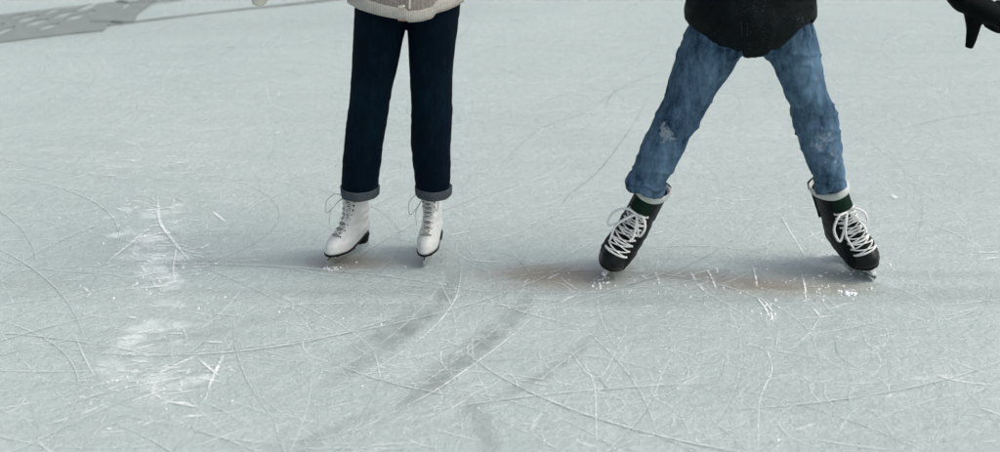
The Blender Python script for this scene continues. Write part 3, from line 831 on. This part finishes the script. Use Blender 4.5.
    for (x, y, yaw, roll, sd, tl) in ((349.5, 256.5, R(-27), R(-7), 1, 0), (431.5, 255.5, R(-8), R(0), 5, 0)):
        o, mt, b = make_skate('figure', root, G(x, y), yaw, roll, 0, sd)
        sk.append(mt)
    ank = [m_ @ Vector((0, -.02, .15)) for m_ in sk]; toes = [(m_.to_3x3() @ Vector((0, .14, -.0))) for m_ in sk]
    bm_ = body_mesh(hips, [P(370, 105, Yp), P(431, 105, Yp)], ank, shl, el, wr, Vector((cx, Yp, z0 + .60)), head, toes=toes)
    link("body", bm_, M['skin'], root)
    hr = MB().add(ellipsoid(head + Vector((0, .035, .065)), (.088, .098, .105))).add(ellipsoid(head + Vector((0, .08, -.06)), (.075, .045, .13)))
    link("hair", fuse(hr, .008, 3), M['hair_brown'], root)
beige_person()

# =================================================================== person in black jacket
def black_person():
    root = bpy.data.objects.new("person", None); C.objects.link(root)
    tag(root, "skater in washed blue jeans and black jacket, legs wide apart on black hockey skates", "person")
    Yp = 4.93
    Yf = lambda py: Yp
    right = [(190, 627.5, 663), (184, 626.5, 664.5), (176, 629.5, 669.5), (163, 635, 677.5), (150, 640, 684), (140, 645, 689), (120, 654, 701), (108, 659.5, 707.5), (95, 665.5, 714.5), (75, 671, 727), (60, 675, 738), (42, 682, 748), (25, 690, 755), (0, 700, 760)]
    left = [(187, 816, 845), (180, 814.5, 845), (170, 809.5, 845), (158, 805, 842.5), (148, 801.5, 841), (138, 798, 839.5), (128, 793.5, 839.5), (118, 792, 838), (106, 789.5, 834), (95, 785.5, 828.5), (82, 779.5, 824.5), (65, 771, 822), (50, 761, 819.5), (35, 752, 816), (20, 748, 812), (0, 744, 806)]
    mb = MB()
    # the legs slant, so measured widths across the picture are kept level, which is what a level ellipse needs
    for rows in (right, left): mb.add(ell_tube(leg_secs(rows, Yf, 1.05), 100, 40))
    a = P(752, 30, Yp)
    mb.add(ell_tube([(a.x, a.y, .80, .04, .06), (a.x, a.y, .86, .16, .12), (a.x, a.y, .95, .185, .13), (a.x, a.y, 1.05, .16, .12)], 30, 40))
    me = fuse(mb, .005, 4)
    displace(me, folds(1.7, .007, 15, [(.55, .09, .007), (.33, .07, .010), (.80, .08, .006)]))
    kn = [P(668, 138, Yp - .08), P(660, 128, Yp - .08), P(815, 145, Yp - .08), P(836, 155, Yp - .06), P(672, 175, Yp - .05), P(826, 130, Yp - .08)]
    lt = [P(700, 75, Yp - .08), P(815, 60, Yp - .06), P(805, 90, Yp - .07), P(822, 150, Yp - .06), P(655, 160, Yp - .07)]
    def wear(c):
        f = .30; s_ = 0
        for q_ in lt: f += .45 * math.exp(-((c - q_).length / .09) ** 2)
        for q_, rr in zip(kn, (.022, .02, .016, .03, .02, .02)): s_ += .85 * math.exp(-((c - q_).length / (rr * 2.2)) ** 2)
        f += .35 * min(1, max(0, (c.x - G(800, 280).x - .05) / .1)) if c.x > P(790, 100, Yp).x else 0
        return (min(1, f), min(1, s_ * .8), 0)
    colour(me, "wear", wear)
    jeans = link("jeans", me, M['blue'], root)
    for (px, py, hw, slope, sd_) in ((645.5, 184, 17.6, .42, 1), (830, 183, 14.0, -.22, 4)):
        p = P(px, py, Yp); w_ = hw * mpp(p); V = []
        prof = [(.0035, -.020), (.0055, -.015), (.0045, 0), (.003, .012), (-.001, .020), (-.008, .018), (-.006, -.010), (-.001, -.0205)]
        for (dr, dz) in prof:
            for j in range(64):
                t = 2 * math.pi * j / 64; wob = .0035 * math.sin(3 * t + sd_) + .0024 * math.sin(5 * t + 2 * sd_) + .0012 * math.sin(11 * t)
                x_ = (w_ + dr + wob) * math.cos(t); y_ = (w_ * 1.05 + dr + wob) * math.sin(t)
                V.append((p.x + x_ - slope * -1 * dz, p.y + y_, p.z + dz - slope * x_ + .004 * math.sin(2 * t + sd_) + .0015 * math.sin(9 * t)))
        f = grid_faces(len(prof), 64) + [((len(prof) - 1) * 64 + j, (len(prof) - 1) * 64 + (j + 1) % 64, (j + 1) % 64, j) for j in range(64)]
        hm = fixn(mesh(V, f)); colour(hm, "wear", lambda c: (.55, .15, 0)); link("hem", hm, M['blue'], jeans)
    # jacket
    hem_px = [(684, 14), (689, 26), (696, 31), (705, 36.5), (715, 42), (726, 46.5), (738, 50), (741.5, 48), (744.5, 57), (755, 55.5), (766, 53), (768, 48), (779, 46.5), (790, 38.5), (800, 31), (811, 25), (815, 16)]
    hem = [(lambda p: (p.x, p.z))(P(x, y, Yp - .14)) for x, y in hem_px]
    z0 = min(h[1] for h in hem); cx = P(750.5, 10, Yp).x; w0 = 63.5 * mpp(P(750, 15, Yp))
    rows = [(z0, w0 * .80, .150, -.01, 0), (z0 + .06, w0 * .96, .165, 0, 0), (z0 + .12, w0 * 1.0, .17, .0, 0), (z0 + .17, w0 * .985, .165, .002, 0), (z0 + .22, w0 * 1.0, .16, .008, 0), (z0 + .4, .225, .15, .01, 0), (z0 + .56, .21, .13, .01, -.01), (z0 + .63, .09, .08, .01, -.02), (z0 + .68, .07, .07, .01, -.02)]
    V, Fc, n, ns = hem_loft(cx, Yp, rows, hem)
    V = [(x_, y_, z_ + (.004 * noise.noise(Vector((x_ * 30, y_ * 30, 3))) + .006 * noise.noise(Vector((x_ * 90, y_ * 90, 7)))) * max(0, 1 - i_ // ns / 8)) for i_, (x_, y_, z_) in enumerate(V)]
    me = fixn(mesh(V, Fc)); displace(me, folds(12, .018, 10, []))
    jk = link("jacket", me, M['jacket'], root)
    sm = jk.modifiers.new("s", 'SOLIDIFY'); sm.thickness = .008; sm.offset = 1
    # snow caught on the jacket front
    ev = MB()
    shl = [Vector((cx - .20, Yp - .01, z0 + .53)), Vector((cx + .21, Yp - .01, z0 + .53))]
    wr = [Vector((cx - .56, Yp - .05, z0 + .42)), P(946, -22, Yp - .06)]
    el = [Vector((cx - .40, Yp - .02, z0 + .46)), (shl[1] + wr[1]) / 2 + Vector((.03, .03, .03))]
    for i in range(2):
        me = fixn(mesh(*tube([shl[i], el[i], wr[i]], [.082, .068, .052], 60, 28)))
        displace(me, folds(15 + i, .008, 12, [])); link("sleeve", me, M['jacket'], jk)
    zz = MB()
    for (x0_, y0_, x1_, y1_) in ((741, 22, 742.5, 36), (747, 23, 747.5, 36)):
        zz.add(tube([P(x0_, y0_, Yp - .185), P((x0_ + x1_) / 2, (y0_ + y1_) / 2, Yp - .187), P(x1_, y1_, Yp - .185)], .0016, 8, 6))
    link("zip", zz.mesh(), M['toe_plastic'], jk)
    # gloves: palm, four fingers and a thumb each
    def glove(w, fwd, thumb, palmn, curl, base=None):
        mb = MB(); fwd = fwd.normalized(); thumb = (thumb - fwd * thumb.dot(fwd) * .3).normalized(); palmn = palmn.normalized()
        side = palmn.cross(fwd).normalized()
        if side.dot(thumb) < 0: side = -side
        mb.add(tube(([base] if base else []) + [w - fwd * .03, w, w + fwd * .05, w + fwd * .105], ([.046] if base else []) + [.046, .049, .056, .048], 24, 20, .75))
        for k, ln in enumerate((.075, .086, .080, .062)):
            s0 = w + fwd * .085 + side * (.033 - .023 * k)
            pts = [s0, s0 + fwd * ln * .5 + side * (.004 - .003 * k), s0 + fwd * ln * .82 - palmn * curl * .35, s0 + fwd * ln * 1.02 - palmn * curl]
            mb.add(tube(pts, [.0135, .0125, .0118, .009], 18, 12))
        t0 = w + fwd * .035 + side * .022
        mb.add(tube([t0, t0 + thumb * .045 + fwd * .006, t0 + thumb * .082 + fwd * .006, t0 + thumb * .112 + fwd * .004], [.034, .023, .018, .013], 18, 12))
        link("glove", fuse(mb, .0035, 3), M['glove'], root)
    w = P(968, 3, Yp - .07)
    glove(w, P(1050, 41, Yp - .07) - w, Vector((.02, -.02, -1)), Vector((-.25, -.95, .2)), .02, P(941, -26, Yp - .07))
    w2 = wr[0] + Vector((-.03, -.01, -.02))
    glove(w2, Vector((-.9, -.1, -.1)), Vector((.1, -.2, -1)), Vector((.1, -.95, .2)), .02)
    sk = []
    for (x, y, yaw, roll, sd) in ((610.5, 268.5, R(-19), R(-25), 3), (858, 268, R(13), R(23), 9)):
        o, mt, b = make_skate('hockey', root, G(x, y), yaw, roll, 0, sd, scale=1.09)
        sk.append(mt)
    ank = [m_ @ Vector((0, -.02, .15)) for m_ in sk]; toes = [(m_.to_3x3() @ Vector((0, .13, 0))) for m_ in sk]
    hips = [P(722, 30, Yp), P(783, 30, Yp)]; head = Vector((cx + .01, Yp - .06, z0 + .78))
    bm_ = body_mesh(hips, [P(682, 118, Yp), P(812, 115, Yp)], ank, shl, el, wr, Vector((cx + .01, Yp - .03, z0 + .67)), head, toes=toes)
    link("body", bm_, M['skin'], root)
    hr = MB().add(ellipsoid(head + Vector((0, .03, .068)), (.088, .100, .10)))
    link("hair", fuse(hr, .008, 3), M['hair_brown'], root)
black_person()

# ------------------------------------------------------------------ light
SUN_EL, SUN_STR, SUN_ANG, SKY = R(50), .55, R(20), .13
w = bpy.data.worlds.new("World"); S.world = w; w.use_nodes = True
nt = w.node_tree; bg = nt.nodes["Background"]
sky = nt.nodes.new("ShaderNodeTexSky"); sky.sky_type = 'NISHITA'; sky.sun_disc = False
sky.sun_elevation = SUN_EL; sky.sun_rotation = R(100); sky.dust_density = 5.0; sky.air_density = 1.0; sky.ozone_density = .6
hs = nt.nodes.new('ShaderNodeHueSaturation'); hs.inputs['Saturation'].default_value = .45
nt.links.new(sky.outputs[0], hs.inputs['Color']); nt.links.new(hs.outputs[0], bg.inputs[0]); bg.inputs[1].default_value = SKY
sd = bpy.data.lights.new("sun", 'SUN'); sd.energy = SUN_STR; sd.angle = SUN_ANG; sd.color = (1, .965, .92)
so = bpy.data.objects.new("sun", sd); C.objects.link(so)
az = R(100)   # clockwise from +Y: the sun stands high at the right, a little towards the camera
d = Vector((math.sin(az) * math.cos(SUN_EL), math.cos(az) * math.cos(SUN_EL), math.sin(SUN_EL)))
so.rotation_euler = d.to_track_quat('Z', 'Y').to_euler()
vs_ = S.view_settings; vs_.view_transform = 'Standard'; vs_.look = 'None'; vs_.gamma = 1; vs_.exposure = .45
S.cycles.use_denoising = True
S.cycles.max_bounces = 6
